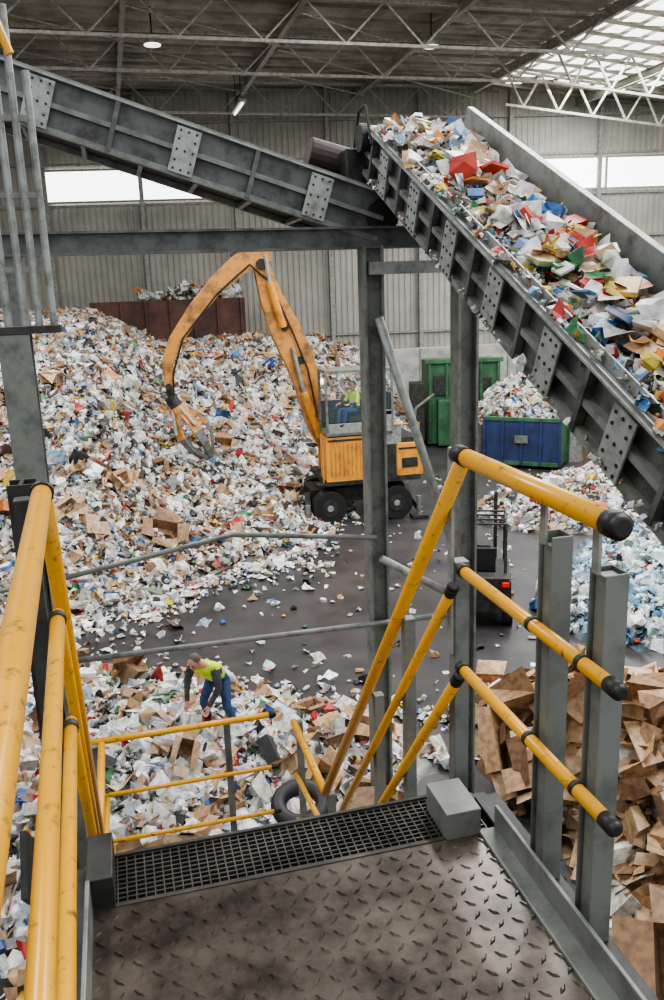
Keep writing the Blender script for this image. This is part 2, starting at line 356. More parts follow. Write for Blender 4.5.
def hnear(x,y):
    e=np.interp(x,EX_,EY_)+w1(x,y,1.3)*.3
    d=e-y; h=(.5+.22*w2(x,y,1.)) *(1-np.exp(-np.clip(d,0,None)/.8))+.05*w3(x,y,4)
    return np.where((d>0)&(x<4.4+.2*w3(y,x,2)),np.clip(h,.02,None),0)
heap('sorted_rubbish_heap',hnear,-4,5.0,6.2,16.5,12500,.16,PAL_LIGHT,step=.25,big=[(300,.32,PAL_BOX,(.4,.3,0,0,.3)),(260,.34,PAL_LIGHT,(.6,.1,0,.3))])
def hblue(x,y):
    r=((x-12.6)/4.5)**2+((y-15.2)/3.1)**2+w1(x,y,1)*.12
    return np.where(r<1,1.25*(1-r)**.7+.12*w2(x,y,2)*(1-r),0)
heap('plastic_bottle_heap',hblue,7,17,11.6,18.8,11000,.17,PAL_BLUE,mix=(.3,.04,.44,.22),step=.25)
def hfar(x,y):
    r=((x-15.7)/5.2)**2+((y-22.2)/3.0)**2+w2(x,y,1)*.12
    return np.where(r<1,1.0*(1-r)**.6+.1*w1(x,y,2)*(1-r),0)
heap('loose_paper_heap',hfar,10,21,19,25.4,11000,.19,PAL_MIX,step=.3)
def hcard(x,y):
    e=np.interp(x,[4,5.6,8.5,14],[11.2,11.4,10.7,10.3])+w1(x,y,1.5)*.25
    d=e-y;g=x-(4.6+w2(y,x,1)*.2)
    h=(1.0+.3*w3(x,y,1.))*(1-np.exp(-np.clip(d,0,None)/1.3))*np.clip(g*1.2,0,1)
    return np.where((d>0)&(g>0),np.clip(h,.02,None),0)
heap('cardboard_heap',hcard,4.2,12,2.5,11.6,4200,.28,PAL_CARD,mix=(.50,.36,.04,.10),step=.3,tilt=.42,flat=.22,lift=.10,crush=.035,big=[(620,.42,PAL_BOX,(.30,.30,0,0,.40)),(150,.66,PAL_BOX,(.25,.35,0,0,.40)),(160,.3,PAL_LIGHT,(.7,.0,0,.3))])
R=Rub(); n=620; x=rng.uniform(-2,16,n);y=rng.uniform(11,30,n); R.items(np.stack([x,y,np.full(n,.025)],1),.11,PAL_LIGHT,mix=(.6,.1,.15,.15),tilt=.08)
n=1000; x=rng.uniform(-3,7,n); y=np.interp(x,FX,FY)-np.abs(rng.exponential(.7,n)); R.items(np.stack([x,y,np.full(n,.04)],1),.14,PAL_LIGHT,MIXD,tilt=.15)
n=520; x=rng.uniform(-2,5,n); y=np.interp(x,EX_,EY_)+np.abs(rng.exponential(.5,n)); R.items(np.stack([x,y,np.full(n,.04)],1),.13,PAL_LIGHT,MIXD,tilt=.15)
R.obj('floor_litter')

# ------------------------------------------------------------ platform
P=empty('access_platform')
b=MB(); b.box((.39,.45,5.385),(1.18,3.1,.03),'deck')
b.obj('deck_plate',P)
b=MB()
for i in range(26):
    for j in range(66):
        x=-.175+i*.0455;y=-.95+j*.0455
        if y>1.98: continue
        t=(math.pi/4 if (i+j)%2 else -math.pi/4); c,s=math.cos(t),math.sin(t); L,Wd_,h=.019,.006,.005
        q=[(L,0),(0,Wd_),(-L,0),(0,-Wd_)]
        vs=[(x+a*c-bb*s,y+a*s+bb*c,5.4) for a,bb in q]+[(x+.5*(a*c-bb*s),y+.5*(a*s+bb*c),5.4+h) for a,bb in q]
        b.add(vs,[(0,1,5,4),(1,2,6,5),(2,3,7,6),(3,0,4,7),(4,5,6,7)],'deck')
b.obj('tread_pattern',P)
b=MB()
for i in range(46): b.box((-.18+i*.0253,2.11,5.385),(.004,.2,.03),'grate')
for j in range(11): b.box((.39,2.015+j*.019,5.388),(1.14,.005,.022),'grate')
b.box((.39,2.215,5.38),(1.18,.012,.05),'steel_d'); b.box((.39,2.003,5.38),(1.18,.01,.045),'grate')
b.box((.39,2.11,5.36),(1.16,.2,.006),'steel_d')
b.obj('nosing_grating',P)
b=MB()
b.box((.98,.5,5.43),(.012,3.0,.11),'steel'); b.box((.95,.5,5.405),(.055,3.0,.012),'steel')
b.box((-.2,.5,5.43),(.012,3.0,.14),'steel')
b.box((.875,2.08,5.435),(.11,.17,.10),'steel'); b.box((-.17,2.10,5.44),(.07,.2,.11),'steel_d')
b.ibeam((1.04,-1,5.28),(1.04,2.2,5.28),.08,.2,'steel_d'); b.ibeam((-.25,-1,5.28),(-.25,2.2,5.28),.08,.2,'steel_d')
b.bar((-.25,2.2,5.28),(1.05,2.2,5.28),.06,.18,'steel_d')
for x in(-.25,1.04):
    b.ibeam((x,-.6,0),(x,-.6,5.2),.15,.15,'steel_d')
b.obj('toe_boards_and_frame',P,bevel=.003)

RR=.027; R2=.018
def rail(b,pts,caps=(False,False),r=RR):
    b.tube(pts,r,'yellow',16)
    for q,(p,o) in zip(caps,((pts[0],pts[1]),(pts[-1],pts[-2]))):
        if q:
            p=Vector(p);d=(p-Vector(o)).normalized(); b.cyl(p-d*.03,p+d*.012,r*1.14,'black',16); b.cyl(p+d*.012,p+d*.022,r*1.14,'black',16,r*.7)
G=empty('safety_railing')
b=MB(); X=.98
for z,ye,r_ in((6.5,1.46,RR),(6.14,1.43,R2),(5.81,1.42,R2)): rail(b,[(X,2.25,z),(X,ye,z)],(False,True),r_)
b.cyl((X,2.30,6.5),(X,2.235,6.5),RR*1.12,'black',16)
for z in(6.14,5.81): b.cyl((X,2.27,z),(X,2.24,z),R2*1.2,'black',12)
for z in(6.14,5.81):
    for y in(1.81,1.57): b.cyl((X,y-.008,z),(X,y+.008,z),R2*1.15,'steel_d',12)
b.obj('rails',G,smooth=True)
b=MB()
for y,zt in((1.81,6.38),(1.57,6.36)):
    b.channel((1.04,y,5.25),(1.04,y,zt),.06,.07,'steel',.006); b.box((1.045,y,5.8),(.05,.05,1.1),'steel')
    b.box((1.005,y,6.43),(.010,.028,.15),'steel_l')
b.box((1.03,2.4,5.7),(.05,.055,.85),'steel'); b.box((1.0,2.4,6.15),(.012,.035,.7),'steel_l')
b.obj('posts',G,bevel=.003)
G=empty('safety_railing')
b=MB()
for z,r_,xn in((6.5,.026,-.115),(6.14,.020,-.105),(5.81,.018,-.125)):
    rail(b,[(xn,-.7,z),(-.22,2.3,z)],r=r_); b.cyl((-.218,2.25,z),(-.2195,2.28,z),r_*1.2,'steel_d',12)
b.obj('rails',G,smooth=True)
b=MB()
for y in(2.33,.9,-.6): b.box((-.275,y,5.85),(.05,.055,1.25),'steel_d')
b.obj('posts',G,bevel=.003)
S=empty('steel_staircase')
b=MB()
for x in(-.22,1.0): b.bar((x,2.15,5.3),(x,4.3,2.75),.012,.22,'steel')
for i in range(1,10):
    z=5.4-i*.25;y=2.2+i*.208
    for k in range(6): b.box((.39,y-.08+k*.04,z),(1.2,.006,.03),'grate')
    b.box((.39,y+.13,z),(1.2,.02,.035),'steel_d')
b.obj('stringers_and_treads',S)
b=MB(); X=.98
rail(b,[(X,2.25,6.5),(X,4.29,4.06),(X,5.2,4.05)],r=.025)
rail(b,[(X,2.34,6.05),(X,4.25,3.78),(X,5.2,3.63)],(True,False),R2)
rail(b,[(X,2.29,5.76),(X,4.25,3.42),(X,5.2,3.26)],(True,False),R2)
XT,XB=-.22,-.33
rail(b,[(XT,2.3,6.5),(XB,4.29,4.06),(XB,5.3,4.05)],r=.025); rail(b,[(XT,2.3,6.14),(XB,4.25,3.78),(XB,5.3,3.63)],r=R2); rail(b,[(XT,2.3,5.81),(XB,4.25,3.42),(XB,5.3,3.26)],r=R2)
for z in(4.05,3.63,3.26): rail(b,[(-.42,5.35,z),(.86,5.35,z)],(False,True),.022 if z>4 else .016)
b.obj('handrails',S,smooth=True)
b=MB()
for x,y,z0,z1 in((.53,5.4,2.85,4.02),(1.02,4.3,2.85,4.05),(1.02,5.2,2.85,4.05),(-.38,5.3,2.85,4.05),(-.38,4.3,2.85,4.05),(1.02,3.3,3.9,5.2),(-.33,3.3,3.9,5.2),(1.01,2.85,4.4,5.75)):
    b.box((x,y,(z0+z1)/2),(.045,.045,z1-z0),'steel')
b.box((.32,4.87,2.87),(1.5,1.15,.03),'deck')
for x in(-.35,1.05):
    for y in(4.4,5.35): b.ibeam((x,y,0),(x,y,2.86),.12,.12,'steel_d')
b.obj('landing_and_posts',S,bevel=.003)

# ------------------------------------------------------------ conveyor structure
G=empty('conveyor_support_frame')
b=MB()
b.ibeam((2.96,9.5,0),(2.96,9.5,7.45),.25,.24,'steel',.03,up=(1,0,0)); b.ibeam((4.13,9.5,0),(4.13,9.5,7.9),.26,.26,'steel',.03,up=(1,0,0))
b.ibeam((-3,9.5,7.54),(3.75,9.5,7.54),.2,.24,'steel_c',.025)
b.ibeam((-.95,9.5,0),(-.95,9.5,7.45),.24,.24,'steel',.03,up=(1,0,0))
b.box((2.96,9.5,.03),(.45,.45,.05),'steel_d'); b.box((4.13,9.5,.03),(.45,.45,.05),'steel_d')
b.bar((2.9,9.4,7.2),(4.0,9.4,7.2),.12,.14,'steel_l')
b.obj('columns_and_beam',G)
b=MB()
b.cyl((2.98,9.3,6.65),(4.0,9.3,3.5),.055,'steel_l',12)
b.cyl((-.9,9.35,2.92),(4.0,9.35,2.86),.035,'steel',10)
b.tube([(-2.5,9.3,3.8),(-.9,9.3,3.93),(1.15,9.3,4.25),(2.9,9.3,4.02)],.03,'steel',10)
b.cyl((2.95,9.3,3.75),(3.8,9.3,3.2),.05,'steel_l',10)
b.obj('pipes',G,smooth=True)

def conveyor(name,Mx,L,W,H,pitch,plates0=.4):
    E=empty(name,matrix=Mx); b=MB(); b2=MB()
    for y,sg in((0,-1),(W,1)):
        b.box((L/2,y,-H*.30),(L,.012,H*.52),'steel_c')
        b.box((L/2,y+sg*.045,-.01),(L,.09,.02),'steel_l'); b.box((L/2,y+sg*.04,-H*.5),(L,.07,.05),'steel'); b.box((L/2,y+sg*.03,-H+.03),(L,.08,.06),'steel')
        b.box((L/2,y,-H*.75),(L,.008,H*.4),'steel_c')
        b.box((L/2,y+sg*.06,.0),(L,.015,.05),'steel')
        x=plates0
        while x<L-.2:
            b2.box((x,y+sg*.09,-H*.52),(.26,.014,H*.86),'steel_l')
            for a in(-.085,0,.085):
                for c in(-.36,-.2,0,.2,.36): 
                    if a==0 and abs(c)==.2: continue
                    b2.cyl((x+a,y+sg*.097,-H*.52+c*H),(x+a,y+sg*.104,-H*.52+c*H),.013,'black',8)
            x+=pitch
        x=plates0+pitch/2
        while x<L: b.box((x,y+sg*.05,-H*.5),(.05,.07,H*.95),'steel_c'); x+=pitch
    b.box((L/2,W/2,-.16),(L,W-.04,.02),'belt'); b.box((L/2,W/2,-H+.08),(L,W-.1,.015),'belt')
    x=.3
    while x<L: b.cyl((x,.02,-.2),(x,W-.02,-.2),.05,'steel_d',10); b.bar((x,0,-H+.02),(x,W,-H+.02),.05,.05,'steel'); x+=.6
    b.cyl((L,-.03,-H*.45),(L,W+.03,-H*.45),.19,'black',24); b.cyl((0,-.03,-H*.45),(0,W+.03,-H*.45),.19,'black',24)
    b.obj('frame_and_belt',E); b2.obj('joint_plates',E); return E
sl=math.atan(.475);c,s=math.cos(sl),math.sin(sl)
y0=1.2;z0=6.12+.475*(y0-4.1)
M1=Matrix(((0,-1,0,4.1),(c,0,-s,y0),(s,0,c,z0),(0,0,0,1)))
E1=conveyor('loaded_conveyor',M1,(9.6-y0)/c,1.05,.52,1.0,.5)
b=MB(); L1=(9.6-y0)/c
b.box((L1/2-.1,.03,.12),(L1-.2,.012,.30),'steel'); b.box((L1/2-.1,.0,.27),(L1-.2,.07,.02),'steel_l')
b.box((L1/2-.1,1.02,.03),(L1-.2,.012,.1),'steel_l')
b.cyl((L1+.0,1.1,-.12),(L1+.0,1.2,-.12),.15,'steel_d',20); b.tube([(L1-.3,1.14,-.1),(L1+.0,1.16,.22),(L1+.22,1.16,.1),(L1+.26,1.16,-.3),(L1+.05,1.16,-.5)],.016,'black',8)
b.obj('skirts_and_head_drum',E1)
R=Rub(); n=8000; yy=rng.uniform(y0+.1,9.7,n);xx=rng.uniform(3.1,4.04,n)
def cz(xx,yy): return 6.12+.475*(yy-4.1)
hh=.0+.20*np.sin((xx-3.05)/1.02*math.pi).clip(0)**.6*(1+.45*np.sin(yy*3.1)+.35*np.sin(yy*7.3+1)); zz=cz(xx,yy)-.11+hh*rng.uniform(.3,1,n)
slN=np.tile(np.array([0,-s,c]),(n,1)); R.items(np.stack([xx,yy,zz],1),.09,PAL_CONV,mix=(.58,.10,.14,.18),tilt=.5,nrm=slN)
n=240; yy=rng.uniform(3,9.4,n); xx=rng.uniform(3.25,3.92,n); zz=cz(xx,yy)+.05+.12*np.sin((xx-3.05)/1.02*math.pi); R.items(np.stack([xx,yy,zz],1),.17,PAL_PACK,mix=(.40,.48,0,.12),tilt=.4,nrm=slN[:n],crush=.02,flat=.12,sg=.28)
n=220; yy=rng.uniform(2.5,9.5,n); xx=rng.uniform(3.0,3.14,n); zz=cz(xx,yy)+.03+rng.uniform(0,.05,n); R.items(np.stack([xx,yy,zz],1),.07,PAL_CONV,mix=(.7,.1,.05,.15),tilt=.6,nrm=slN[:n])
n=90; yy=rng.uniform(3,9.5,n); zz=cz(0,yy)-.5; R.items(np.stack([np.full(n,2.95)+rng.normal(0,.02,n),yy,zz],1),.035,PAL_LIGHT)
R.obj('conveyor_rubbish')
sl=math.radians(18);c2,s2=math.cos(sl),math.sin(sl)
M2=Matrix(((-c2,0,s2,3.2),(0,-1,0,10.4),(s2,0,c2,8.0),(0,0,0,1)))
E2=conveyor('transfer_conveyor',M2,7.0,.85,.54,1.5,.8)
b=MB(); b.box((3.35,10.05,8.25),(.35,.8,.4),'steel_d',Matrix.Rotation(.4,3,'Y')); b.cyl((2.45,10.3,8.55),(2.95,10.3,8.42),.2,'drum',20); b.box((2.95,10.1,8.35),(.3,.5,.4),'steel_d'); b.obj('transfer_chute',bevel=.02)
G=empty('ladder_frame')
b=MB()
b.ibeam((-.68,6.5,0),(-.68,6.5,6.75),.22,.2,'steel',.02)
for x,zt in((-.40,8.5),(-.5,8.9),(-.6,9.4),(-.71,9.4)): b.cyl((x,6.5,6.75),(x,6.5,zt),.026,'steel_l',10)
b.bar((-.9,6.5,6.78),(-.35,6.5,6.78),.22,.05,'steel_d')
for z in(7.2,7.7,8.2): b.bar((-.74,6.5,z),(-.38,6.5,z),.03,.04,'steel')
b.cyl((-.75,6.3,9.4),(-.47,6.3,8.55),.03,'yellow',10)
b.ibeam((-.40,3.4,0),(-.40,3.4,6.3),.1,.12,'steel_d')
b.bar((-.42,2.4,5.3),(-.42,5.2,2.6),.02,.2,'steel_d')
b.obj('posts',G)

# ------------------------------------------------------------ excavator
EX=empty('material_handler_excavator',(7.0,24.8,0),math.radians(-2))
b=MB()
b.box((0,0,.75),(3.0,1.2,.45),'steel_d')
for x in(-1.05,1.05):
    b.box((x,0,.6),(.3,2.2,.25),'steel_d')
    for y in(-1.05,1.05):
        b.cyl((x,y-.22,.52),(x,y+.22,.52),.52,'black',24); b.cyl((x,y-.24,.52),(x,y+.24,.52),.26,'steel_d',16); b.cyl((x,y-.26,.52),(x,y+.26,.52),.1,'steel_l',10)
for x in(-1.75,1.75):
    for y in(-1.3,1.3):
        b.bar((x*.9,y*.3,.8),(x,y,.35),.18,.2,'steel_d'); b.cyl((x,y,.1),(x,y,.7),.08,'steel',10); b.box((x,y,.06),(.5,.4,.1),'steel_d')
b.cyl((0,0,.95),(0,0,1.2),.7,'black',28)
b.obj('undercarriage',EX,bevel=.01)
b=MB()
b.box((.35,0,1.27),(3.0,2.4,.16),'steel_d')
b.box((-.4,-.78,2.0),(1.42,.85,1.35),'yellow2')
for i in range(9): b.box((-.95+i*.13,-1.215,2.0),(.035,.03,.95),'orange')
b.box((-.4,-1.21,2.58),(1.3,.03,.06),'steel_d'); b.box((.1,-1.215,2.0),(.02,.03,1.2),'steel_d')
b.box((.75,-.1,1.85),(.75,2.2,1.0),'steel_d'); b.box((1.5,0,1.85),(.85,2.4,.98),'yellow2'); b.box((1.5,0,2.42),(.7,2.0,.16),'steel_d')
b.box((1.93,0,1.8),(.06,1.9,.5),'steel_d'); b.box((1.5,-1.21,1.75),(.5,.03,.3),'steel_d'); b.box((1.5,-1.21,2.2),(.7,.03,.05),'black')
b.box((1.0,-1.0,2.6),(.5,.3,.7),'steel_l'); b.cyl((1.3,.3,2.4),(1.3,.3,3.2),.07,'steel_d',10)
b.box((0,.6,1.9),(1.4,.9,1.1),'orange'); b.box((-.7,.25,2.3),(.5,.12,1.9),'orange'); b.box((-.7,.75,2.3),(.5,.12,1.9),'orange')
b.tube([(.5,-1.2,2.45),(.5,-1.2,2.95),(1.8,-1.2,2.95),(1.8,-1.2,2.4)],.02,'yellow2',8)
b.box((-1.25,-1.0,1.25),(.3,.5,.06),'steel_d')
b.tube([(-1.2,-1.15,1.3),(-1.2,-1.15,2.5)],.02,'yellow2',8)
b.obj('upper_body',EX,bevel=.03)
b=MB()
x0c,x1c,y0c,y1c,z0c,z1c=-1.05,.95,-1.25,-.25,2.72,4.62; xm=.3
b.box(((x0c+x1c)/2,-.75,z0c+.06),(2.0,1.0,.12),'steel'); b.box(((x0c+x1c)/2,-.75,z1c),(2.05,1.05,.1),'steel')
for x in(x0c,xm,x1c):
    for y in(y0c,y1c): b.box((x,y,(z0c+z1c)/2),(.07,.07,z1c-z0c),'steel')
b.box((.63,y0c,z0c+.3),(.65,.05,.5),'steel_l'); b.box((.63,y0c,3.4),(.65,.05,.05),'steel'); b.box((x1c,-.75,3.3),(.05,1,1.2),'steel_d')
b.box((-.4,y1c,z0c+.5),(1.3,.04,.9),'steel_d'); b.box((.6,y1c,3.6),(.7,.04,1.7),'steel_d')
b.box((-.37,y0c,z0c+.22),(1.3,.05,.3),'steel_l')
b.box((-.05,-.8,3.1),(.55,.5,.35),'black'); b.box((.22,-.8,3.65),(.10,.46,.8),'black'); b.tube([(-.85,-.75,2.8),(-.7,-.75,3.4)],.03,'black',8); b.box((-.65,-.75,3.42),(.08,.36,.2),'black')
for x in(-.9,.2): b.cyl((x,-1.0,z1c+.05),(x,-1.0,z1c+.17),.06,'yellow2',10)
b.cyl((x0c-.05,-1.1,4.35),(x0c-.12,-1.1,4.35),.09,'lamp',10)
b.bar((x0c-.03,-1.2,3.1),(x0c-.35,-1.45,3.3),.03,.03,'black'); b.box((x0c-.36,-1.46,3.55),(.04,.2,.4),'black')
b.obj('cab_frame',EX,bevel=.01)
b=MB()
b.box((-.37,y0c,3.8),(1.25,.012,1.35),'glass'); b.box((.63,y0c,3.95),(.58,.012,1.0),'glass'); b.box((x0c,-.75,3.6),(.012,.95,1.6),'glass')
b.obj('cab_glass',EX)
b=MB()
b.loft([(-.85,2.3,.22,.2),(-1.1,3.0,.3,.24),(-1.25,3.9,.36,.24),(-1.5,4.9,.45,.24),(-1.95,5.9,.45,.24),(-2.3,6.8,.33,.22),(-2.55,7.75,.22,.2)],'orange',.45)
b.loft([(-2.2,8.0,.16,.14),(-2.65,8.05,.30,.17),(-3.2,7.75,.30,.17),(-3.9,7.2,.25,.16),(-4.6,6.45,.22,.15),(-5.2,5.65,.2,.13),(-5.5,5.0,.17,.12),(-5.52,4.3,.12,.1)],'orange',.45)
b.cyl((-2.55,.15,7.75),(-2.55,.75,7.75),.16,'steel_d',14); b.cyl((-5.52,.28,4.3),(-5.52,.62,4.3),.1,'steel_d',12)
for x,z in((-1.5,4.9),(-1.95,5.9)): b.cyl((x,.16,z),(x,.74,z),.12,'steel_d',14)
for y in(.12,.78):
    b.cyl((-1.0,y,2.5),(-1.45,y,3.9),.12,'yellow2',12); b.cyl((-1.45,y,3.9),(-1.75,y,5.3),.06,'steel_l',12)
b.cyl((-2.0,.12,5.9),(-2.35,.12,7.2),.11,'yellow2',12); b.cyl((-2.35,.12,7.2),(-2.45,.12,8.0),.055,'steel_l',12)
b.cyl((-2.6,.45,8.42),(-3.4,.45,7.98),.09,'steel_d',10)
b.tube([(-1.6,.7,5.2),(-2.3,.2,7.2),(-2.9,.2,7.75),(-3.9,.22,6.95),(-5.0,.25,5.7),(-5.35,.25,4.7),(-5.4,.3,4.0)],.03,'black',8)
b.tube([(-1.1,.12,3.4),(-1.3,.14,4.6),(-1.7,.14,5.7),(-2.2,.14,6.9)],.03,'black',8)
b.obj('boom_and_stick',EX,bevel=.02)
b=MB()
A=Vector((-5.5,.45,4.0));D=Vector((.48,0,-.88)).normalized();U=Vector((0,1,0));Vv=D.cross(U)
b.cyl((-5.52,.45,4.3),A,.09,'steel_d',10); b.cyl(A,A+D*.35,.2,'steel_d',14); b.cyl(A+D*.35,A+D*.65,.26,'orange',14,.3)
for i in range(5):
    t=2*math.pi*i/5+.3; o=U*math.cos(t)+Vv*math.sin(t); side=o.cross(D)
    prof=[(.55,.24,.13),(.85,.44,.15),(1.25,.54,.15),(1.65,.48,.12),(2.0,.30,.08),(2.3,.06,.03)]
    vs=[]
    for q,r_,w_ in prof:
        for rr in(r_,r_-.09):
            for sgn in(-1,1): vs.append(A+D*q+o*rr+side*w_*sgn)
    fs=[]
    for q in range(5):
        k0=4*q;k1=k0+4; fs+= [(k0,k0+1,k1+1,k1),(k0+2,k1+2,k1+3,k0+3),(k0,k1,k1+2,k0+2),(k0+1,k0+3,k1+3,k1+1)]
    fs+=[(0,2,3,1),(20,21,23,22)]
    b.add(vs[:12],[f for f in fs if max(f)<12],'orange'); b.add(vs,[f for f in fs if min(f)>=8],'steel')
    b.cyl(A+D*.4+o*.22,A+D*1.05+o*.58,.05,'steel_l',8)
b.obj('grapple',EX)

# ------------------------------------------------------------ bins
def skip(nm,loc,rz_,L,Wd,H,ck,ct):
    E=empty(nm,loc,rz_); b=MB()
    for y in(0,Wd):
        b.box((L/2,y,H/2+.1),(L,.06,H-.1),ck); b.box((L/2,y,H+.05),(L+.1,.14,.14),ct)
        n=int(L/.6)
        for i in range(n+1): b.box((i*L/n,y+(-.07 if y==0 else .07),H/2+.1),(.1,.1,H-.1),ck)
        b.box((L/2,y,.2),(L,.16,.16),ct)
    for x in(0,L):
        b.box((x,Wd/2,H/2+.1),(.06,Wd,H-.1),'green'); b.box((x,Wd/2,H+.05),(.14,Wd,.14),ct)
        for k in(.33,.66): b.box((x+(-.06 if x==0 else .06),Wd*k,H/2),(.1,.1,H-.1),ct)
    b.box((L/2,Wd/2,.15),(L,Wd,.06),ck); b.box((L*.5,-.12,H*.62),(.5,.03,.3),'steel')
    for x in(.3,L-.3):
        for y in(.15,Wd-.15): b.cyl((x,y-.06,.1),(x,y+.06,.1),.1,'steel_d',12)
    b.obj('body',E,bevel=.01)
    return E
a_=math.atan2(27.7-29.7,16-13.6)
skip('blue_skip_container',(13.7,29.5,0),a_,2.9,4.2,1.85,'blue','green')
def hh_(x,y):
    r=((x-16.6)/2.4)**2+((y-31.0)/2.2)**2
    return np.where(r<1,1.3+1.9*np.sqrt(np.clip(1-r,0,1)),0)
heap('skip_load_rubbish',hh_,14.2,19,28.8,33.4,4200,.18,PAL_LIGHT,step=.3)
E=empty('green_compactor',(13.2,34.4,0),math.radians(-14)); b=MB()
b.box((1.6,1,1.9),(3.2,2.2,3.6),'green'); b.box((1.2,-.35,1.1),(1.6,.6,2.0),'green')
for i in range(5): b.box((.1+i*.75,-.15,2.0),(.12,.12,3.4),'green')
b.box((1.6,-.15,3.75),(3.4,.2,.2),'green'); b.box((.6,-.16,2.7),(.7,.06,.9),'steel_d'); b.box((2.3,-.16,2.3),(1.0,.06,1.4),'steel_d'); b.box((-.5,-.3,1.6),(.6,.8,2.6),'steel_d'); b.box((3.4,.3,1.5),(.4,.6,2.4),'steel_d')
b.cyl((1.2,-.7,.5),(1.2,-.7,1.8),.08,'steel_l',10); b.tube([(-.8,-.7,.2),(-.6,-.75,1.8),(.2,-.75,2.4)],.08,'steel',8)
b.obj('housing',E,bevel=.03)

E=empty('forklift_truck',(7.3,15.7,0),math.radians(-25)); b=MB()
b.box((0,0,.65),(1.1,1.5,.7),'steel_d'); b.box((0,-.75,.75),(1.05,.4,.75),'steel_d')
for x in(-.5,.5):
    for y,r_ in((-.6,.25),(.7,.33)): b.cyl((x-.11,y,r_),(x+.11,y,r_),r_,'black',18)
    b.tube([(x*.9,-.6,1.1),(x*.9,-.45,2.1),(x*.9,.6,2.15),(x*.9,.75,1.0)],.035,'steel_d',8)
    b.box((x*.9,-.97,1.0),(.14,.05,.1),'red'); b.bar((x*.5,.95,.1),(x*.5,.95,2.5),.08,.12,'steel_d'); b.box((x*.5,1.6,.12),(.1,1.1,.05),'steel')
for y in(-.45,-.1,.25,.6): b.box((0,y,2.14),(.95,.05,.04),'steel_d')
b.box((0,-.15,1.08),(.5,.5,.12),'black'); b.box((0,-.38,1.35),(.5,.1,.5),'black'); b.cyl((0,.35,1.2),(0,.42,1.4),.16,'black',14)
b.obj('body',E,bevel=.02)
b=MB()
n1,n2=28,10;vs=[];fs=[]
for i in range(n1):
    t=2*math.pi*i/n1
    for j in range(n2):
        q=2*math.pi*j/n2; r_=.28+.1*math.cos(q); vs.append((1.72+r_*math.cos(t),8.9+r_*math.sin(t)*.9,.80+.09*math.sin(q)+r_*math.sin(t)*.3))
for i in range(n1):
    for j in range(n2): fs.append((i*n2+j,((i+1)%n1)*n2+j,((i+1)%n1)*n2+(j+1)%n2,i*n2+(j+1)%n2))
b.add(vs,fs,'black'); b.obj('old_tyre',smooth=True)

# ------------------------------------------------------------ people
def person(nm,loc,rz_,J,E,parent=None,headdir=(1,0,-.3),scale=1.):
    root=empty(nm,loc,rz_); root.scale=(scale,)*3
    if parent: root.parent=parent
    names=list(J); me=bpy.data.meshes.new('body'); me.from_pydata([J[k][0] for k in names],[(names.index(a),names.index(b)) for a,b,_ in E],[])
    o=bpy.data.objects.new('tmp_body',me); COL.objects.link(o)
    sk=o.modifiers.new('s','SKIN'); sk.use_smooth_shade=True
    for i,k in enumerate(names):
        v=me.skin_vertices[0].data[i]; r=J[k][1]; v.radius=(r,r) if not isinstance(r,tuple) else r; v.use_root=(k=='pelvis')
    ss=o.modifiers.new('ss','SUBSURF'); ss.levels=2; ss.render_levels=2
    dg=bpy.context.evaluated_depsgraph_get(); m2=bpy.data.meshes.new_from_object(o.evaluated_get(dg)); bpy.data.objects.remove(o)
    keys=[]
    for _,_,k in E:
        if k not in keys: keys.append(k)
    keys.append('reflect'); m2.materials.clear()
    for k in keys: m2.materials.append(M[k])
    for p in m2.polygons:
        c=p.center;best=9;bk=0;tt=0;ee=None
        for a,b_,k in E:
            A=Vector(J[a][0]);B=Vector(J[b_][0]);t=max(0,min(1,(c-A).dot(B-A)/max((B-A).length_squared,1e-9)));d=(c-(A+(B-A)*t)).length
            if d<best: best=d;bk=keys.index(k);tt=t;ee=(a,b_)
        if ee==('waist','chest') and .3<tt<.45: bk=len(keys)-1
        p.material_index=bk; p.use_smooth=True
    ob=bpy.data.objects.new('body',m2); COL.objects.link(ob); ob.parent=root
    d=Vector(headdir).normalized(); z=(Vector((0,0,1))-d*d.z).normalized(); y=z.cross(d); R3=Matrix((d,y,z)).transposed()
    c=Vector(J['head'][0])
    hb=MB(); hb.ball((0,0,0),.105,'skin',16,(.95,.78,1.15)); hb.ball((.03,0,-.06),.07,'skin',12,(.95,.8,.9)); hb.ball((.1,0,-.015),.02,'skin',8,(1,.8,1.5))
    for q in(-1,1): hb.ball((0,q*.083,-.01),.028,'skin',8,(.7,.4,1.1)); hb.ball((.088,q*.033,.02),.012,'black',8); hb.ball((.09,q*.033,.04),.014,'hair',6,(.6,1.3,.4))
    hb.ball((.092,0,-.06),.02,'rust',8,(.5,1.2,.35)); hb.ball((-.02,0,.018),.11,'hair',14,(.9,.8,1.0))
    hb.v=[tuple(R3@Vector(v)+c) for v in hb.v]; hb.obj('head',root,smooth=True)
    return root
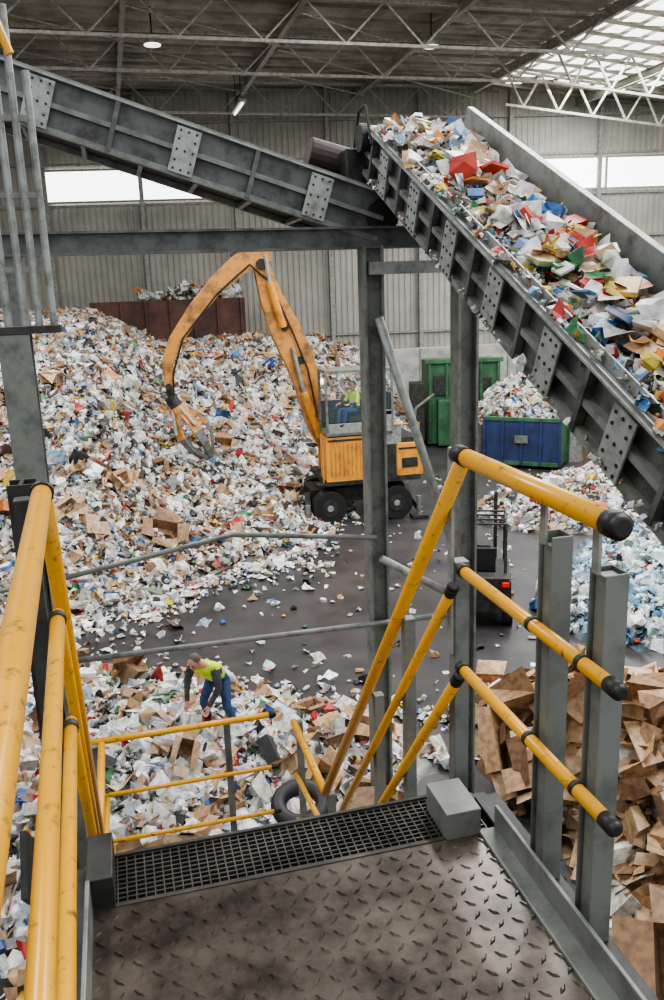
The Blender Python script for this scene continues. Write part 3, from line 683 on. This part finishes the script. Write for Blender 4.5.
def hand(J,E,w,base,d,side,curl=.5,k='skin'):
    d=Vector(d).normalized(); s_=Vector(side).normalized(); n=d.cross(s_); base=Vector(base)
    J[w+'palm']=(tuple(base+d*.07),.028); E.append((w,w+'palm',k))
    for i,(o,l) in enumerate(((-.03,.07),(-.01,.08),(.012,.075),(.032,.06))):
        a=base+d*.09+s_*o; b_=a+(d+n*curl*.4)*l*.55; c_=b_+(d*.6+n*curl)*l*.45
        for q,pt in zip('abc',(a,b_,c_)): J[w+'f%d%s'%(i,q)]=(tuple(pt),.009)
        E+= [(w+'palm',w+'f%da'%i,k),(w+'f%da'%i,w+'f%db'%i,k),(w+'f%db'%i,w+'f%dc'%i,k)]
    a=base+d*.03-s_*.04;b_=base+d*.08-s_*.06+n*.02
    J[w+'ta']=(tuple(a),.011);J[w+'tb']=(tuple(b_),.009);E+= [(w,w+'ta',k),(w+'ta',w+'tb',k)]
J={'pelvis':((-.05,0,.84),(.16,.14)),'waist':((.06,0,.97),(.17,.14)),'chest':((.26,0,1.12),(.20,.16)),'neckb':((.40,0,1.22),(.10,.09)),'neck':((.46,0,1.27),.055),'head':((.54,0,1.33),.06),
 'shL':((.32,.20,1.15),.085),'elL':((.38,.27,.87),.054),'wrL':((.50,.16,.64),.034),'shR':((.32,-.20,1.15),.085),'elR':((.33,-.29,.88),.054),'wrR':((.48,-.22,.64),.034),
 'hipL':((-.05,.11,.79),.1),'knL':((.12,.22,.46),.070),'anL':((-.02,.28,.10),.05),'toL':((.17,.32,.05),.04),'hipR':((-.05,-.11,.79),.1),'knR':((.1,-.2,.46),.070),'anR':((-.10,-.24,.10),.05),'toR':((.09,-.28,.05),.04)}
E=[('pelvis','waist','hivis'),('waist','chest','hivis'),('chest','neckb','hivis'),('neckb','neck','skin'),('neck','head','skin'),('chest','shL','hivis'),('chest','shR','hivis'),
 ('shL','elL','shirt'),('elL','wrL','shirt'),('shR','elR','shirt'),('elR','wrR','shirt'),('pelvis','hipL','jeans'),('pelvis','hipR','jeans'),('hipL','knL','jeans'),('knL','anL','jeans'),('anL','toL','boot'),('hipR','knR','jeans'),('knR','anR','jeans'),('anR','toR','boot')]
hand(J,E,'wrL',(.50,.16,.64),(.5,-.1,-.85),(.3,1,0)); hand(J,E,'wrR',(.48,-.22,.64),(.5,.1,-.85),(.3,-1,0))
wx,wy=1.02,11.4; wz=float(hnear(np.array([wx]),np.array([wy]))[0])-.05
person('worker',(wx,wy,wz),math.radians(232),J,E,None,headdir=(.75,0,-.65),scale=1.0)
J={'pelvis':((0,0,.12),(.14,.12)),'waist':((.0,0,.3),(.14,.12)),'chest':((.03,0,.5),(.18,.13)),'neckb':((.04,0,.62),(.08,.07)),'neck':((.05,0,.68),.05),'head':((.07,0,.78),.06),
 'shL':((.04,.19,.56),.065),'elL':((.15,.26,.32),.05),'wrL':((.38,.2,.30),.034),'shR':((.04,-.19,.56),.065),'elR':((.15,-.26,.32),.05),'wrR':((.38,-.2,.30),.034),
 'hipL':((.05,.1,.1),.09),'knL':((.45,.12,.13),.065),'anL':((.5,.12,-.25),.045),'toL':((.65,.12,-.28),.035),'hipR':((.05,-.1,.1),.09),'knR':((.45,-.12,.13),.065),'anR':((.5,-.12,-.25),.045),'toR':((.65,-.12,-.28),.035)}
E=[('pelvis','waist','hivis'),('waist','chest','hivis'),('chest','neckb','hivis'),('neckb','neck','skin'),('neck','head','skin'),('chest','shL','hivis'),('chest','shR','hivis'),
 ('shL','elL','hivis'),('elL','wrL','shirt'),('shR','elR','hivis'),('elR','wrR','shirt'),('pelvis','hipL','jeans'),('pelvis','hipR','jeans'),('hipL','knL','jeans'),('knL','anL','jeans'),('anL','toL','boot'),('hipR','knR','jeans'),('knR','anR','jeans'),('anR','toR','boot')]
hand(J,E,'wrL',(.38,.2,.30),(1,0,-.2),(0,1,0),.9); hand(J,E,'wrR',(.38,-.2,.30),(1,0,-.2),(0,-1,0),.9)
person('machine_operator',(-.10,-.88,3.32),math.radians(205),J,E,parent=EX,headdir=(1,.2,-.1),scale=1.08)

# ------------------------------------------------------------ lights
w=bpy.data.worlds.new('World'); SC.world=w; w.use_nodes=True; w.node_tree.nodes['Background'].inputs[0].default_value=(.94,.97,1,1); w.node_tree.nodes['Background'].inputs[1].default_value=1.3
def area(n,loc,sx,sy,e,rot=(0,0,0),col=(.98,.99,1)):
    l=bpy.data.lights.new(n,'AREA'); l.shape='RECTANGLE'; l.size=sx;l.size_y=sy;l.energy=e;l.color=col
    o=bpy.data.objects.new(n,l); o.location=loc;o.rotation_euler=rot; COL.objects.link(o)
area('overhead_fill_light',(-6,18,16.7),3,22,3900); area('overhead_fill_light',(9,16,16.7),3,22,5200); area('overhead_fill_light',(23,25,15.9),4,30,6600)  # added area lamps under the roof, unseen fill standing in for skylight strips
# ------------------------------------------------------------ camera
p=math.radians(14.33); ro=math.radians(2.0); az=math.radians(14.2)
r0=Vector((math.cos(az),-math.sin(az),0)); Fh=Vector((math.sin(az),math.cos(az),0)); Z=Vector((0,0,1))
fw=Fh*math.cos(p)-Z*math.sin(p); u0=Z*math.cos(p)+Fh*math.sin(p)
u=u0*math.cos(ro)+r0*math.sin(ro); r=r0*math.cos(ro)-u0*math.sin(ro)
cam=bpy.data.cameras.new('camera'); cam.sensor_fit='VERTICAL'; cam.sensor_height=36; cam.sensor_width=24; cam.lens=29.88; cam.clip_start=.05; cam.clip_end=300
co=bpy.data.objects.new('camera',cam); COL.objects.link(co)
co.matrix_world=Matrix(((r.x,u.x,-fw.x,0),(r.y,u.y,-fw.y,0),(r.z,u.z,-fw.z,7.0),(0,0,0,1)))
SC.camera=co
